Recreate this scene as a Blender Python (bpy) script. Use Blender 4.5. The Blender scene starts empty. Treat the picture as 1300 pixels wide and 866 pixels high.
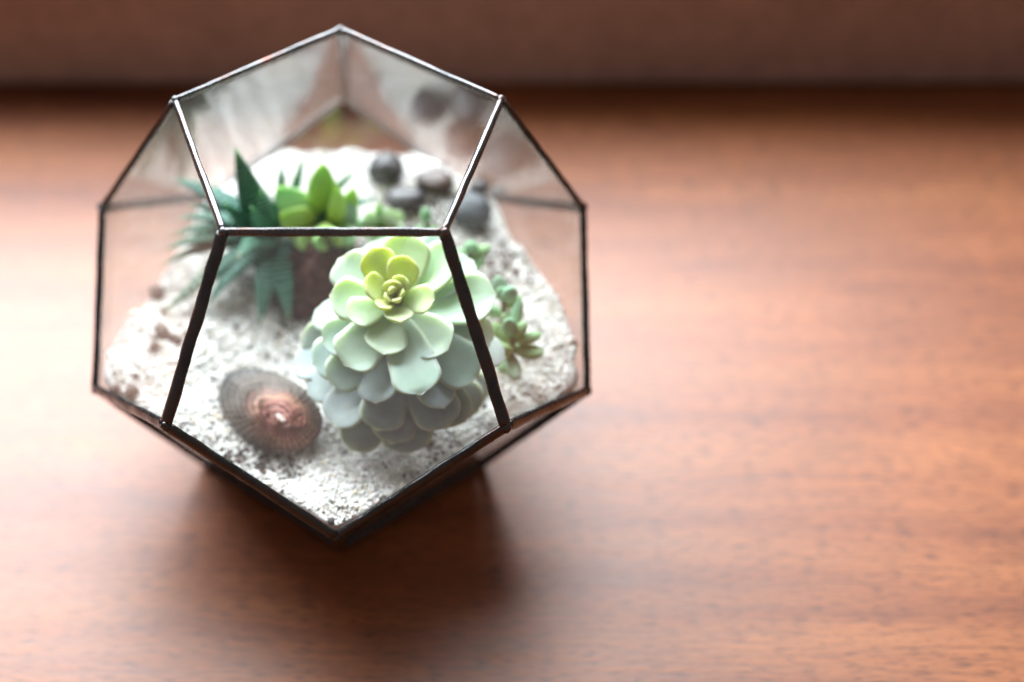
import bpy, bmesh, math, random
import numpy as np
from mathutils import Vector, Matrix, Quaternion, noise

scene = bpy.context.scene
R = math.radians
random.seed(7)
rng = np.random.default_rng(11)

# ------------------------------------------------------------------ camera
cam_data = bpy.data.cameras.new("camera")
cam = bpy.data.objects.new("camera", cam_data)
scene.collection.objects.link(cam)
scene.camera = cam
CAM = Vector((0.0, -0.4522, 0.5522))
cam.matrix_world = Matrix.Translation(CAM) @ Matrix.Rotation(R(90 - 47.28), 4, 'X') @ Matrix.Rotation(R(-1.504), 4, 'Z')
cam_data.lens = 52.76
cam_data.sensor_width = 36.0
cam_data.shift_x = 0.16594
cam_data.clip_start = 0.01
cam_data.clip_end = 50
cam_data.dof.use_dof = True
cam_data.dof.focus_distance = 0.566
cam_data.dof.aperture_fstop = 2.6

# ------------------------------------------------------------------ room light
world = bpy.data.worlds.new("World")
scene.world = world
world.use_nodes = True
bg = world.node_tree.nodes["Background"]
bg.inputs[0].default_value = (0.60, 0.49, 0.45, 1)
bg.inputs[1].default_value = 0.42

wl = bpy.data.lights.new("window_light", 'AREA')        # the window the terrarium stands in front of
wl.shape = 'RECTANGLE'
wl.size, wl.size_y = 1.6, 0.72
wl.energy = 94.0
wl.color = (0.85, 0.935, 1.0)
win = bpy.data.objects.new("window_light", wl)
scene.collection.objects.link(win)
win.location = (-0.31, 0.70, 0.79)
win.rotation_euler = (R(-42), 0, R(6))

scene.view_settings.view_transform = 'Standard'
scene.view_settings.look = 'None'
scene.view_settings.exposure = 0.0
scene.view_settings.gamma = 1.0
scene.view_settings.use_curve_mapping = False
scene.render.engine = 'CYCLES'
scene.cycles.use_denoising = True
scene.cycles.transparent_max_bounces = 40
scene.cycles.max_bounces = 10
scene.cycles.diffuse_bounces = 4
scene.cycles.glossy_bounces = 5
scene.cycles.caustics_reflective = False
scene.cycles.caustics_refractive = False

# ------------------------------------------------------------------ measured positions (metres)
ECHEVERIA_AXIS = (-0.05, -0.4001, 0.9151)
ECHEVERIA_HEAD = (0.0209, -0.0377, 0.13)
ECHEVERIA_LEAVES = [
 (0.0211, -0.0361, 0.1263, 0.0222, -0.0424, 0.1313, 0.0043, 0.0),
 (0.0211, -0.0361, 0.1263, 0.0199, -0.0381, 0.1336, 0.0046, 0.0),
 (0.0211, -0.0357, 0.1254, 0.0245, -0.0393, 0.1328, 0.0037, 0.0),
 (0.0211, -0.0357, 0.1254, 0.0177, -0.0406, 0.1313, 0.0046, 0.02),
 (0.0212, -0.0353, 0.1245, 0.0151, -0.0443, 0.1295, 0.008, 0.06),
 (0.0212, -0.0349, 0.1236, 0.0229, -0.0488, 0.1258, 0.0111, 0.25),
 (0.0212, -0.0353, 0.1245, 0.025, -0.0346, 0.136, 0.008, 0.2),
 (0.0212, -0.0353, 0.1245, 0.0206, -0.0355, 0.1348, 0.0087, 0.03),
 (0.0213, -0.0345, 0.1227, 0.0265, -0.0275, 0.1402, 0.0136, 0.08),
 (0.0214, -0.0346, 0.1217, 0.0127, -0.0228, 0.1405, 0.0143, 0.12),
 (0.0213, -0.0345, 0.1227, 0.0095, -0.0351, 0.1349, 0.0124, 0.12),
 (0.0214, -0.0346, 0.1217, 0.0027, -0.0443, 0.125, 0.0143, 0.32),
 (0.0213, -0.0345, 0.1227, 0.0363, -0.043, 0.1318, 0.0123, 0.25),
 (0.0216, -0.0349, 0.1187, 0.0279, -0.0134, 0.1388, 0.0196, 0.38),
 (0.0216, -0.0349, 0.1187, 0.0462, -0.0188, 0.1363, 0.0183, 0.36),
 (0.0216, -0.0349, 0.1187, -0.004, -0.034, 0.1259, 0.0182, 0.42),
 (0.0219, -0.0353, 0.1157, -0.0002, -0.0162, 0.1284, 0.0191, 0.55),
 (0.0217, -0.0351, 0.1177, 0.0609, -0.0368, 0.1271, 0.0218, 0.45),
 (0.0216, -0.0349, 0.1187, 0.0412, -0.056, 0.1166, 0.0179, 0.45),
 (0.0215, -0.0348, 0.1197, 0.0159, -0.0567, 0.116, 0.0161, 0.42),
 (0.0217, -0.0351, 0.1177, 0.0009, -0.0578, 0.1114, 0.0192, 0.52),
 (0.0221, -0.0356, 0.1128, -0.0074, -0.0446, 0.1102, 0.0164, 0.62),
 (0.0218, -0.0352, 0.1167, 0.0305, -0.0696, 0.1067, 0.0203, 0.55),
 (0.0222, -0.0357, 0.1118, 0.0532, -0.0606, 0.1054, 0.0193, 0.68),
 (0.0226, -0.0363, 0.1068, 0.0649, -0.0494, 0.1032, 0.0177, 0.72),
 (0.0221, -0.0356, 0.1128, 0.0536, -0.0179, 0.1273, 0.0178, 0.6),
 (0.0224, -0.036, 0.1098, 0.0393, -0.07, 0.0983, 0.0162, 0.75),
 (0.0223, -0.0359, 0.1108, 0.0127, -0.0673, 0.0991, 0.0175, 0.75),
 (0.0226, -0.0363, 0.1068, -0.0049, -0.0567, 0.0995, 0.017, 0.75),
 (0.0229, -0.0368, 0.1029, 0.0131, -0.0722, 0.0883, 0.0195, 0.85),
 (0.023, -0.0369, 0.1019, 0.0407, -0.0729, 0.0895, 0.0182, 0.86),
 (0.0233, -0.0372, 0.0989, 0.0485, -0.0672, 0.0858, 0.0171, 0.9),
 (0.0232, -0.0371, 0.0999, -0.0041, -0.0674, 0.0861, 0.0177, 0.85),
 (0.0233, -0.0373, 0.0979, 0.0188, -0.073, 0.0806, 0.0196, 0.92),
 (0.0237, -0.0378, 0.094, 0.0543, -0.0596, 0.0829, 0.0173, 0.95),
 (0.0238, -0.0379, 0.093, 0.0026, -0.0715, 0.0749, 0.0185, 0.97),
 (0.0239, -0.0381, 0.091, 0.0256, -0.0728, 0.0734, 0.0192, 1.0),
 (0.0235, -0.0376, 0.0959, -0.0142, -0.0515, 0.0871, 0.018, 0.85),
 (0.0239, -0.0381, 0.091, -0.0206, -0.0368, 0.0877, 0.0183, 0.8),
 (0.0239, -0.0381, 0.091, -0.0165, -0.026, 0.0937, 0.0177, 0.78),
 (0.0236, -0.0377, 0.095, -0.0103, -0.0187, 0.1016, 0.0171, 0.72),
 (0.0228, -0.0365, 0.1049, 0.0128, 0.0011, 0.1203, 0.0184, 0.7),
 (0.0231, -0.037, 0.1009, 0.0426, 0.0056, 0.1195, 0.0178, 0.7),
 (0.0242, -0.0385, 0.088, 0.0598, -0.0491, 0.0812, 0.0163, 1.0),
 (0.0229, -0.0368, 0.1029, -0.0118, -0.0455, 0.0986, 0.0166, 0.75),
 (0.0223, -0.0359, 0.1108, 0.06, -0.0457, 0.1111, 0.0183, 0.62)]
HAWORTHIA_BASE = (-0.029, 0.0427, 0.0813)
ECHEVERIA_STEM = [(0.021, -0.0365, 0.1273), (0.0214, -0.0347, 0.1207), (0.0224, -0.0361, 0.1088), (0.0234, -0.0374, 0.0969), (0.0244, -0.0388, 0.0851), (0.0252, -0.0399, 0.0752)]
HAWORTHIA_LEAVES = [
 (-0.077, 0.0651, 0.104, 0.01),
 (-0.069, 0.0567, 0.094, 0.009),
 (-0.0804, 0.034, 0.088, 0.009),
 (-0.0797, 0.0055, 0.074, 0.009),
 (-0.0593, 0.0081, 0.078, 0.01),
 (-0.0359, -0.0009, 0.073, 0.011),
 (-0.0227, 0.0001, 0.074, 0.011),
 (-0.0439, 0.0476, 0.136, 0.015),
 (-0.0244, 0.0568, 0.12, 0.007),
 (-0.0146, 0.0583, 0.122, 0.007),
 (0.01, 0.0599, 0.112, 0.008),
 (0.0202, 0.0486, 0.102, 0.008),
 (-0.0788, 0.0501, 0.082, 0.008),
 (-0.0443, 0.0096, 0.105, 0.01),
 (-0.0332, 0.0297, 0.128, 0.011),
 (0.0029, 0.0253, 0.088, 0.008),
 (-0.0505, 0.0364, 0.115, 0.01),
 (-0.0373, 0.0222, 0.125, 0.01),
 (-0.0732, 0.0441, 0.098, 0.008),
 (-0.0818, 0.0296, 0.082, 0.008),
 (-0.0699, 0.0109, 0.078, 0.008)]
GREEN_BASE = (-0.0046, 0.0431, 0.0859)
GREEN_LEAVES = [
 (-0.0059, 0.0445, 0.128, 0.013, 0.0),
 (-0.0255, 0.0345, 0.108, 0.015, 0.1),
 (0.0068, 0.0417, 0.116, 0.009, 0.0),
 (-0.0004, 0.0385, 0.12, 0.008, 0.1),
 (0.006, 0.0404, 0.108, 0.011, 0.8),
 (-0.0019, 0.0213, 0.11, 0.012, 0.2),
 (-0.0271, 0.0464, 0.114, 0.015, 0.7),
 (-0.0106, 0.0216, 0.104, 0.011, 0.4),
 (0.0073, 0.0277, 0.1, 0.011, 0.6),
 (-0.0193, 0.0258, 0.098, 0.01, 0.3)]
PALE_BASE = (0.0185, 0.0489, 0.0835)
PALE_LEAVES = [
 (0.0076, 0.0368, 0.1, 0.009, 1.0),
 (0.0182, 0.0433, 0.105, 0.006, 0.3),
 (0.0274, 0.0432, 0.1, 0.009, 1.0),
 (0.0291, 0.0351, 0.096, 0.009, 0.9),
 (0.0132, 0.0394, 0.104, 0.008, 0.8),
 (0.0227, 0.0411, 0.104, 0.008, 1.0),
 (0.0123, 0.0317, 0.096, 0.008, 0.7),
 (0.0205, 0.0283, 0.097, 0.008, 0.6)]
SPRIG_RIGHT = ((0.0683, -0.0312, 0.0755), (0.07, -0.033, 0.098), [
 (0.0825, -0.0395, 0.095, 0.7, 0.008, 0.5),
 (0.0821, -0.0336, 0.1, 0.9, 0.006, 0.3),
 (0.0706, -0.0485, 0.09, 0.6, 0.008, 0.3),
 (0.0659, -0.0422, 0.088, 0.5, 0.008, 0.4),
 (0.0737, -0.0212, 0.108, 1.0, 0.006, 0.2),
 (0.0623, -0.0266, 0.1, 0.8, 0.007, 0.5),
 (0.0756, -0.0309, 0.104, 1.0, 0.006, 0.5),
 (0.066, -0.04, 0.1, 0.7, 0.008, 0.6),
 (0.068, -0.0312, 0.107, 1.0, 0.008, 0.2)])
SPRIG_BACK = ((0.0676, -0.0078, 0.0774), (0.0678, -0.018, 0.104), [
 (0.0711, -0.0187, 0.112, 1.0, 0.008, 0.0),
 (0.065, -0.0111, 0.112, 1.0, 0.008, 0.1),
 (0.0748, -0.0184, 0.106, 0.8, 0.006, 0.4),
 (0.0621, -0.0185, 0.1, 0.6, 0.007, 0.2),
 (0.0703, -0.0215, 0.1, 0.5, 0.007, 0.4),
 (0.0663, -0.016, 0.11, 1.0, 0.007, 0.2)])
SPRIG_MIDDLE = ((0.056, 0.0212, 0.0803), (0.0553, 0.0087, 0.106), [
 (0.0606, 0.0067, 0.104, 0.7, 0.008, 0.3),
 (0.0503, 0.0129, 0.104, 0.8, 0.007, 0.5),
 (0.0568, 0.0122, 0.11, 1.0, 0.008, 0.2),
 (0.0642, 0.0111, 0.108, 0.9, 0.006, 0.4),
 (0.0528, 0.0072, 0.1, 0.5, 0.008, 0.5)])
SPRIG_SMALL = ((0.0394, 0.0445, 0.0829), (0.0385, 0.0346, 0.1), [
 (0.0385, 0.0383, 0.106, 1.0, 0.006, 0.2),
 (0.0424, 0.0314, 0.1, 0.5, 0.006, 0.5),
 (0.0345, 0.0317, 0.1, 0.6, 0.006, 0.4)])
STONES = [
 (0.0225, 0.0792, 0.0941, 0.0083, 0.0076, 0.0072),
 (0.0451, 0.0716, 0.0917, 0.0086, 0.007, 0.005),
 (0.0305, 0.0627, 0.0899, 0.0098, 0.0076, 0.0048),
 (0.0606, 0.0568, 0.0874, 0.0098, 0.009, 0.0066),
 (0.0757, 0.0765, 0.0805, 0.0036, 0.0034, 0.003),
 (0.0653, 0.0738, 0.0857, 0.005, 0.004, 0.0035)]
GRAVEL = [
 (-0.0826, 0.0226, 0.0731, 0.0038),
 (-0.078, -0.0056, 0.0767, 0.0043),
 (-0.0725, -0.0086, 0.0756, 0.003),
 (-0.0809, -0.0135, 0.0768, 0.0021),
 (-0.0885, -0.039, 0.077, 0.003),
 (-0.0962, -0.0374, 0.077, 0.0021),
 (-0.0962, -0.0295, 0.077, 0.002),
 (-0.0878, -0.0302, 0.077, 0.0014),
 (-0.0683, -0.0047, 0.0748, 0.0016),
 (-0.0784, 0.0091, 0.0752, 0.0016),
 (0.0733, 0.027, 0.0813, 0.0016),
 (0.0781, 0.0217, 0.0815, 0.0013),
 (0.0697, 0.0182, 0.0818, 0.0015),
 (0.0826, 0.0301, 0.0799, 0.0012),
 (0.077, 0.0349, 0.0799, 0.0014),
 (0.0676, 0.0262, 0.0818, 0.0013),
 (0.0916, -0.0196, 0.0802, 0.0012),
 (0.0995, -0.0212, 0.0801, 0.0011),
 (0.0709, -0.0458, 0.075, 0.0011),
 (0.0829, 0.0178, 0.0817, 0.0011)]
SHELL_CENTRE = (-0.0316, -0.0433, 0.07)
SHELL_APEX = (-0.0259, -0.0624, 0.082)
SHELL_ENDS = ((-0.0522, -0.0276, 0.0731), (-0.0109, -0.0651, 0.07), (-0.0238, -0.0199, 0.0705), (-0.0446, -0.0627, 0.0715))
MOUND = (-0.0143, 0.0201, 0.0751)
MOUND_EDGE = ((-0.0326, 0.0243, 0.0755), (-0.0004, 0.0105, 0.0723), (-0.0134, 0.0078, 0.0716))
# dark1 (-0.035, -0.0712, 0.0662)
# dark2 (-0.0237, -0.0758, 0.0664)
# dark3 (-0.0063, -0.1007, 0.07)
# dark4 (-0.0621, -0.0495, 0.0715)
# dark5 (-0.0585, -0.027, 0.0706)
# dark6 (-0.069, -0.057, 0.0732)
# brownback (0.0396, 0.0552, 0.0853)
# pinkfront (-0.0, -0.1009, 0.07)


# ------------------------------------------------------------------ helpers
def link(o, parent=None):
    scene.collection.objects.link(o)
    if parent is not None:
        o.parent = parent
    return o

def empty(name, loc, label, cat, group=None):
    o = bpy.data.objects.new(name, None)
    o.empty_display_size = 0.01
    o.location = loc
    link(o)
    tag(o, label, cat, group)
    return o

def tag(o, label, cat=None, group=None, kind=None):
    o["label"] = label
    if cat: o["category"] = cat
    if group: o["group"] = group
    if kind: o["kind"] = kind
    return o

def mesh_obj(name, verts, faces, mat, parent=None, smooth=True, origin=None, uv=None):
    org = Vector(origin) if origin is not None else Vector((0, 0, 0))
    me = bpy.data.meshes.new(name)
    me.from_pydata([tuple(Vector(v) - org) for v in verts], [], faces)
    if uv is not None:
        lay = me.uv_layers.new(name="leaf_uv")
        idx = np.empty(len(me.loops), dtype=np.int32)
        me.loops.foreach_get("vertex_index", idx)
        lay.data.foreach_set("uv", np.asarray(uv, dtype=np.float32)[idx].ravel())
    me.update()
    if smooth:
        me.polygons.foreach_set("use_smooth", [True] * len(me.polygons))
    if mat: me.materials.append(mat)
    o = bpy.data.objects.new(name, me)
    if parent is None:
        o.location = org
    link(o, parent)
    return o

class NT:
    """small node-tree writer"""
    def __init__(self, name):
        self.mat = bpy.data.materials.new(name)
        self.mat.use_nodes = True
        self.t = self.mat.node_tree
        self.bsdf = self.t.nodes["Principled BSDF"]
        self.out = self.t.nodes["Material Output"]
    def n(self, typ, **kw):
        nd = self.t.nodes.new(typ)
        for k, v in kw.items():
            if k.startswith("i_"):
                key = k[2:]
                key = int(key) if key.isdigit() else key.replace("_", " ")
                nd.inputs[key].default_value = v
            else:
                setattr(nd, k, v)
        return nd
    def l(self, a, b): self.t.links.new(a, b)
    def ramp(self, fac, stops):
        r = self.n("ShaderNodeValToRGB")
        el = r.color_ramp.elements
        while len(el) < len(stops): el.new(0.5)
        for e, (p, c) in zip(el, stops):
            e.position = p
            e.color = c if len(c) == 4 else (*c, 1)
        self.l(fac, r.inputs[0])
        return r.outputs[0]
    def math(self, op, a, b=None, clamp=False):
        m = self.n("ShaderNodeMath", operation=op, use_clamp=clamp)
        for i, v in enumerate((a, b)):
            if v is None: continue
            if isinstance(v, (int, float)): m.inputs[i].default_value = v
            else: self.l(v, m.inputs[i])
        return m.outputs[0]
    def mix(self, fac, a, b, mode='MIX'):
        m = self.n("ShaderNodeMix", data_type='RGBA', blend_type=mode)
        for key, v in ((0, fac), (6, a), (7, b)):
            if isinstance(v, (int, float)): m.inputs[key].default_value = v
            elif isinstance(v, tuple): m.inputs[key].default_value = (*v, 1) if len(v) == 3 else v
            else: self.l(v, m.inputs[key])
        return m.outputs[2]
    def noise(self, vec, scale, detail=4, rough=0.55, dist=0.0):
        nz = self.n("ShaderNodeTexNoise")
        nz.inputs["Scale"].default_value = scale
        nz.inputs["Detail"].default_value = detail
        nz.inputs["Roughness"].default_value = rough
        nz.inputs["Distortion"].default_value = dist
        if vec is not None: self.l(vec, nz.inputs["Vector"])
        return nz.outputs[0]
    def coords(self, kind="Object", scale=None, loc=None, rot=None):
        tc = self.n("ShaderNodeTexCoord")
        if scale is None and loc is None: return tc.outputs[kind]
        mp = self.n("ShaderNodeMapping")
        if scale: mp.inputs["Scale"].default_value = scale
        if loc: mp.inputs["Location"].default_value = loc
        if rot: mp.inputs["Rotation"].default_value = rot
        self.l(tc.outputs[kind], mp.inputs[0])
        return mp.outputs[0]
    def bump(self, height, strength=0.3, dist=0.001):
        b = self.n("ShaderNodeBump")
        b.inputs["Strength"].default_value = strength
        b.inputs["Distance"].default_value = dist
        self.l(height, b.inputs["Height"])
        self.l(b.outputs[0], self.bsdf.inputs["Normal"])
    def set(self, **kw):
        for k, v in kw.items():
            key = k.replace("_", " ")
            s = self.bsdf.inputs[key]
            if isinstance(v, (int, float)): s.default_value = v
            elif isinstance(v, tuple): s.default_value = (*v, 1) if len(v) == 3 and s.type == 'RGBA' else v
            else: self.l(v, s)
        return self

# ------------------------------------------------------------------ materials
def mat_wood(name, coat=0.18, rough=0.50, dark=0.60, offs=(0, 0, 0)):
    m = NT(name)
    warp = m.noise(m.coords("Object", (2.2, 7, 7), offs), 1.0, 3)
    base = m.n("ShaderNodeTexCoord").outputs["Object"]
    add = m.n("ShaderNodeVectorMath", operation='ADD'); m.l(base, add.inputs[0])
    cmb = m.n("ShaderNodeCombineXYZ")
    m.l(m.math('MULTIPLY', m.math('SUBTRACT', warp, 0.5), 0.055), cmb.inputs[1]); m.l(cmb.outputs[0], add.inputs[1])
    def stretched(sx, sy, detail, rough=0.6):
        mp = m.n("ShaderNodeMapping"); mp.inputs["Scale"].default_value = (sx, sy, sy); mp.inputs["Location"].default_value = offs
        m.l(add.outputs[0], mp.inputs[0])
        return m.noise(mp.outputs[0], 1.0, detail, rough)
    bands = stretched(2.2, 34, 2)
    fine = stretched(20, 380, 4, 0.6)
    pores = stretched(110, 1100, 2, 0.5)
    patch = m.noise(m.coords("Object", (5, 11, 11), offs), 1.0, 2)
    c = m.ramp(bands, [(0.25, (0.20 * dark, 0.050 * dark, 0.013 * dark)), (0.42, (0.35 * dark, 0.100 * dark, 0.027 * dark)), (0.58, (0.41 * dark, 0.129 * dark, 0.036 * dark)), (0.76, (0.46 * dark, 0.156 * dark, 0.047 * dark))])
    c = m.mix(0.55, c, m.ramp(fine, [(0.3, (0.42, 0.36, 0.34)), (0.6, (1.1, 1.1, 1.1))]), 'MULTIPLY')
    c = m.mix(0.85, c, m.ramp(pores, [(0.36, (0.30, 0.22, 0.2)), (0.47, (1, 1, 1))]), 'MULTIPLY')
    c = m.mix(0.5, c, m.ramp(patch, [(0.3, (0.68, 0.62, 0.6)), (0.65, (1.12, 1.1, 1.05))]), 'MULTIPLY')
    rg = m.n("ShaderNodeMapRange"); rg.inputs[3].default_value = rough - 0.07; rg.inputs[4].default_value = rough + 0.10
    m.l(fine, rg.inputs[0])
    m.set(Base_Color=c, Roughness=rg.outputs[0], IOR=1.5, Coat_Weight=coat, Coat_Roughness=0.42, Coat_IOR=1.6)
    hgt = m.math('ADD', m.math('MULTIPLY', fine, 0.6), m.math('MULTIPLY', pores, 0.8))
    m.bump(hgt, 0.22, 0.0006)
    return m.mat

def mat_metal(name, k):
    m = NT(name)
    v = m.coords("Object")
    a = m.noise(v, 90, 4, 0.6); b = m.noise(v, 520, 3, 0.6)
    c = m.ramp(a, [(0.30, (0.070, 0.073, 0.076)), (0.52, (0.11, 0.105, 0.105)), (0.68, (0.13, 0.085, 0.075)), (0.8, (0.20, 0.07, 0.055))])
    c = m.mix(1.0, c, (k * .8, k * .8, k * .8), 'MULTIPLY')
    m.set(Base_Color=c, Metallic=0.9, Roughness=m.ramp(b, [(0.3, (0.13,) * 3), (0.75, (0.33,) * 3)]))
    m.bump(m.math('ADD', m.math('MULTIPLY', a, 0.7), m.math('MULTIPLY', b, 0.35)), 0.28, 0.0008)
    return m.mat

def mat_solder():
    m = NT("bright_solder")
    v = m.coords("Object")
    a = m.noise(v, 160, 4, 0.6)
    m.set(Base_Color=m.ramp(a, [(0.3, (0.3, 0.29, 0.29)), (0.7, (0.5, 0.48, 0.47))]), Metallic=0.9, Roughness=m.ramp(a, [(0.3, (0.3,) * 3), (0.7, (0.46,) * 3)]))
    m.bump(a, 0.45, 0.0008)
    return m.mat

def mat_glass():
    m = NT("thin_clear_glass")
    t = m.t
    t.nodes.remove(m.bsdf)
    geo = m.n("ShaderNodeNewGeometry")
    ior = m.n("ShaderNodeMix"); ior.inputs[2].default_value = 1.5; ior.inputs[3].default_value = 1 / 1.5
    m.l(geo.outputs["Backfacing"], ior.inputs[0])
    fr = m.n("ShaderNodeFresnel"); m.l(ior.outputs[0], fr.inputs[0])
    tr = m.n("ShaderNodeBsdfTransparent"); tr.inputs[0].default_value = (0.972, 0.98, 0.975, 1)
    gl = m.n("ShaderNodeBsdfGlossy"); gl.inputs["Roughness"].default_value = 0.015
    mx = m.n("ShaderNodeMixShader"); m.l(fr.outputs[0], mx.inputs[0]); m.l(tr.outputs[0], mx.inputs[1]); m.l(gl.outputs[0], mx.inputs[2])
    # dust and lime film
    v = m.coords("Object")
    film = m.noise(v, 16, 5, 0.6); speck = m.noise(v, 900, 2, 0.5)
    amt = m.math('ADD', m.math('MULTIPLY', m.ramp(film, [(0.35, (0.0,) * 3), (0.8, (1,) * 3)]), 0.030), m.math('MULTIPLY', m.ramp(speck, [(0.68, (0,) * 3), (0.78, (1,) * 3)]), 0.05))
    amt = m.math('ADD', amt, 0.006)
    df = m.n("ShaderNodeBsdfDiffuse"); df.inputs[0].default_value = (0.85, 0.82, 0.8, 1)
    tl = m.n("ShaderNodeBsdfTranslucent"); tl.inputs[0].default_value = (0.85, 0.82, 0.8, 1)
    d2 = m.n("ShaderNodeMixShader"); d2.inputs[0].default_value = 0.5; m.l(df.outputs[0], d2.inputs[1]); m.l(tl.outputs[0], d2.inputs[2])
    mx2 = m.n("ShaderNodeMixShader"); m.l(amt, mx2.inputs[0]); m.l(mx.outputs[0], mx2.inputs[1]); m.l(d2.outputs[0], mx2.inputs[2])
    m.l(mx2.outputs[0], m.out.inputs[0])
    return m.mat

def mat_sand():
    m = NT("white_crushed_gravel")
    at = m.n("ShaderNodeVertexColor", layer_name="grain")
    nz = m.noise(m.coords("Object"), 1400, 2)
    c = m.mix(0.25, at.outputs[0], m.ramp(nz, [(0.3, (0.7, 0.68, 0.66)), (0.6, (1.05, 1.05, 1.05))]), 'MULTIPLY')
    m.set(Base_Color=c, Roughness=0.75, Subsurface_Weight=0.0)
    m.bump(nz, 0.3, 0.0003)
    return m.mat

def mat_leaf(name, tip_tint, edge_tint, edge_amt, rough=0.5, powder=0.0, sss=0.25, radius=(0.004, 0.005, 0.0015)):
    """object colour carries the leaf's own hue; leaf_uv = (along, across)"""
    m = NT(name)
    oi = m.n("ShaderNodeObjectInfo")
    uv = m.n("ShaderNodeUVMap", uv_map="leaf_uv")
    sp = m.n("ShaderNodeSeparateXYZ"); m.l(uv.outputs[0], sp.inputs[0])
    u, v = sp.outputs[0], sp.outputs[1]
    base = oi.outputs["Color"]
    nz = m.noise(m.coords("Object"), 260, 4, 0.6)
    big = m.noise(m.coords("Object"), 70, 3, 0.6)
    c = m.mix(m.math('MULTIPLY', m.ramp(u, [(0.45, (0,) * 3), (1.0, (1,) * 3)]), 0.6), base, m.mix(1.0, base, tip_tint, 'MULTIPLY'))
    c = m.mix(m.math('MULTIPLY', m.ramp(big, [(0.35, (0,) * 3), (0.7, (1,) * 3)]), powder), c, (0.62, 0.70, 0.66))
    c = m.mix(0.22, c, m.ramp(nz, [(0.3, (0.75, 0.78, 0.75)), (0.65, (1.08, 1.08, 1.08))]), 'MULTIPLY')
    e = m.math('MULTIPLY', m.ramp(v, [(0.90, (0,) * 3), (0.985, (1,) * 3)]), edge_amt)
    c = m.mix(e, c, edge_tint)
    m.set(Base_Color=c, Roughness=rough, Subsurface_Weight=sss, Subsurface_Radius=radius, Subsurface_Scale=1.0, IOR=1.42)
    m.bump(m.math('ADD', nz, m.math('MULTIPLY', big, 1.5)), 0.18, 0.0006)
    return m.mat

def mat_haworthia():
    m = NT("zebra_haworthia_leaf")
    uv = m.n("ShaderNodeUVMap", uv_map="leaf_uv")
    sp = m.n("ShaderNodeSeparateXYZ"); m.l(uv.outputs[0], sp.inputs[0])
    u, v = sp.outputs[0], sp.outputs[1]
    oi = m.n("ShaderNodeObjectInfo")
    nz = m.noise(m.coords("Object"), 420, 3, 0.6)
    ph = m.math('ADD', m.math('MULTIPLY', u, 105), m.math('MULTIPLY', nz, 5.0))
    st = m.math('SINE', ph)
    band = m.ramp(st, [(0.55, (0,) * 3), (0.85, (1,) * 3)])
    brk = m.ramp(m.noise(m.coords("Object"), 650, 2), [(0.30, (0,) * 3), (0.46, (1,) * 3)])
    f = m.math('MULTIPLY', m.math('MULTIPLY', band, brk), 0.75)
    c = m.mix(f, oi.outputs["Color"], (0.26, 0.42, 0.34))
    c = m.mix(m.math('MULTIPLY', m.ramp(u, [(0.86, (0,) * 3), (1.0, (1,) * 3)]), 0.6), c, (0.32, 0.20, 0.10))
    m.set(Base_Color=c, Roughness=0.55, Specular_IOR_Level=0.25, Subsurface_Weight=0.3, Subsurface_Radius=(0.0015, 0.004, 0.002), Subsurface_Scale=1.0)
    m.bump(m.math('ADD', m.math('MULTIPLY', f, 1.6), m.math('MULTIPLY', nz, 0.2)), 0.6, 0.0008)
    return m.mat

def mat_stone(name, c0, c1, rough=0.5, scale=120):
    m = NT(name)
    v = m.coords("Object")
    a = m.noise(v, scale, 5, 0.6); b = m.noise(v, scale * 8, 2, 0.5)
    c = m.mix(0.3, m.ramp(a, [(0.32, c0), (0.68, c1)]), m.ramp(b, [(0.35, (0.6, 0.6, 0.6)), (0.65, (1.2, 1.2, 1.2))]), 'MULTIPLY')
    m.set(Base_Color=c, Roughness=rough)
    m.bump(m.math('ADD', a, m.math('MULTIPLY', b, 0.3)), 0.35, 0.0006)
    return m.mat

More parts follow.
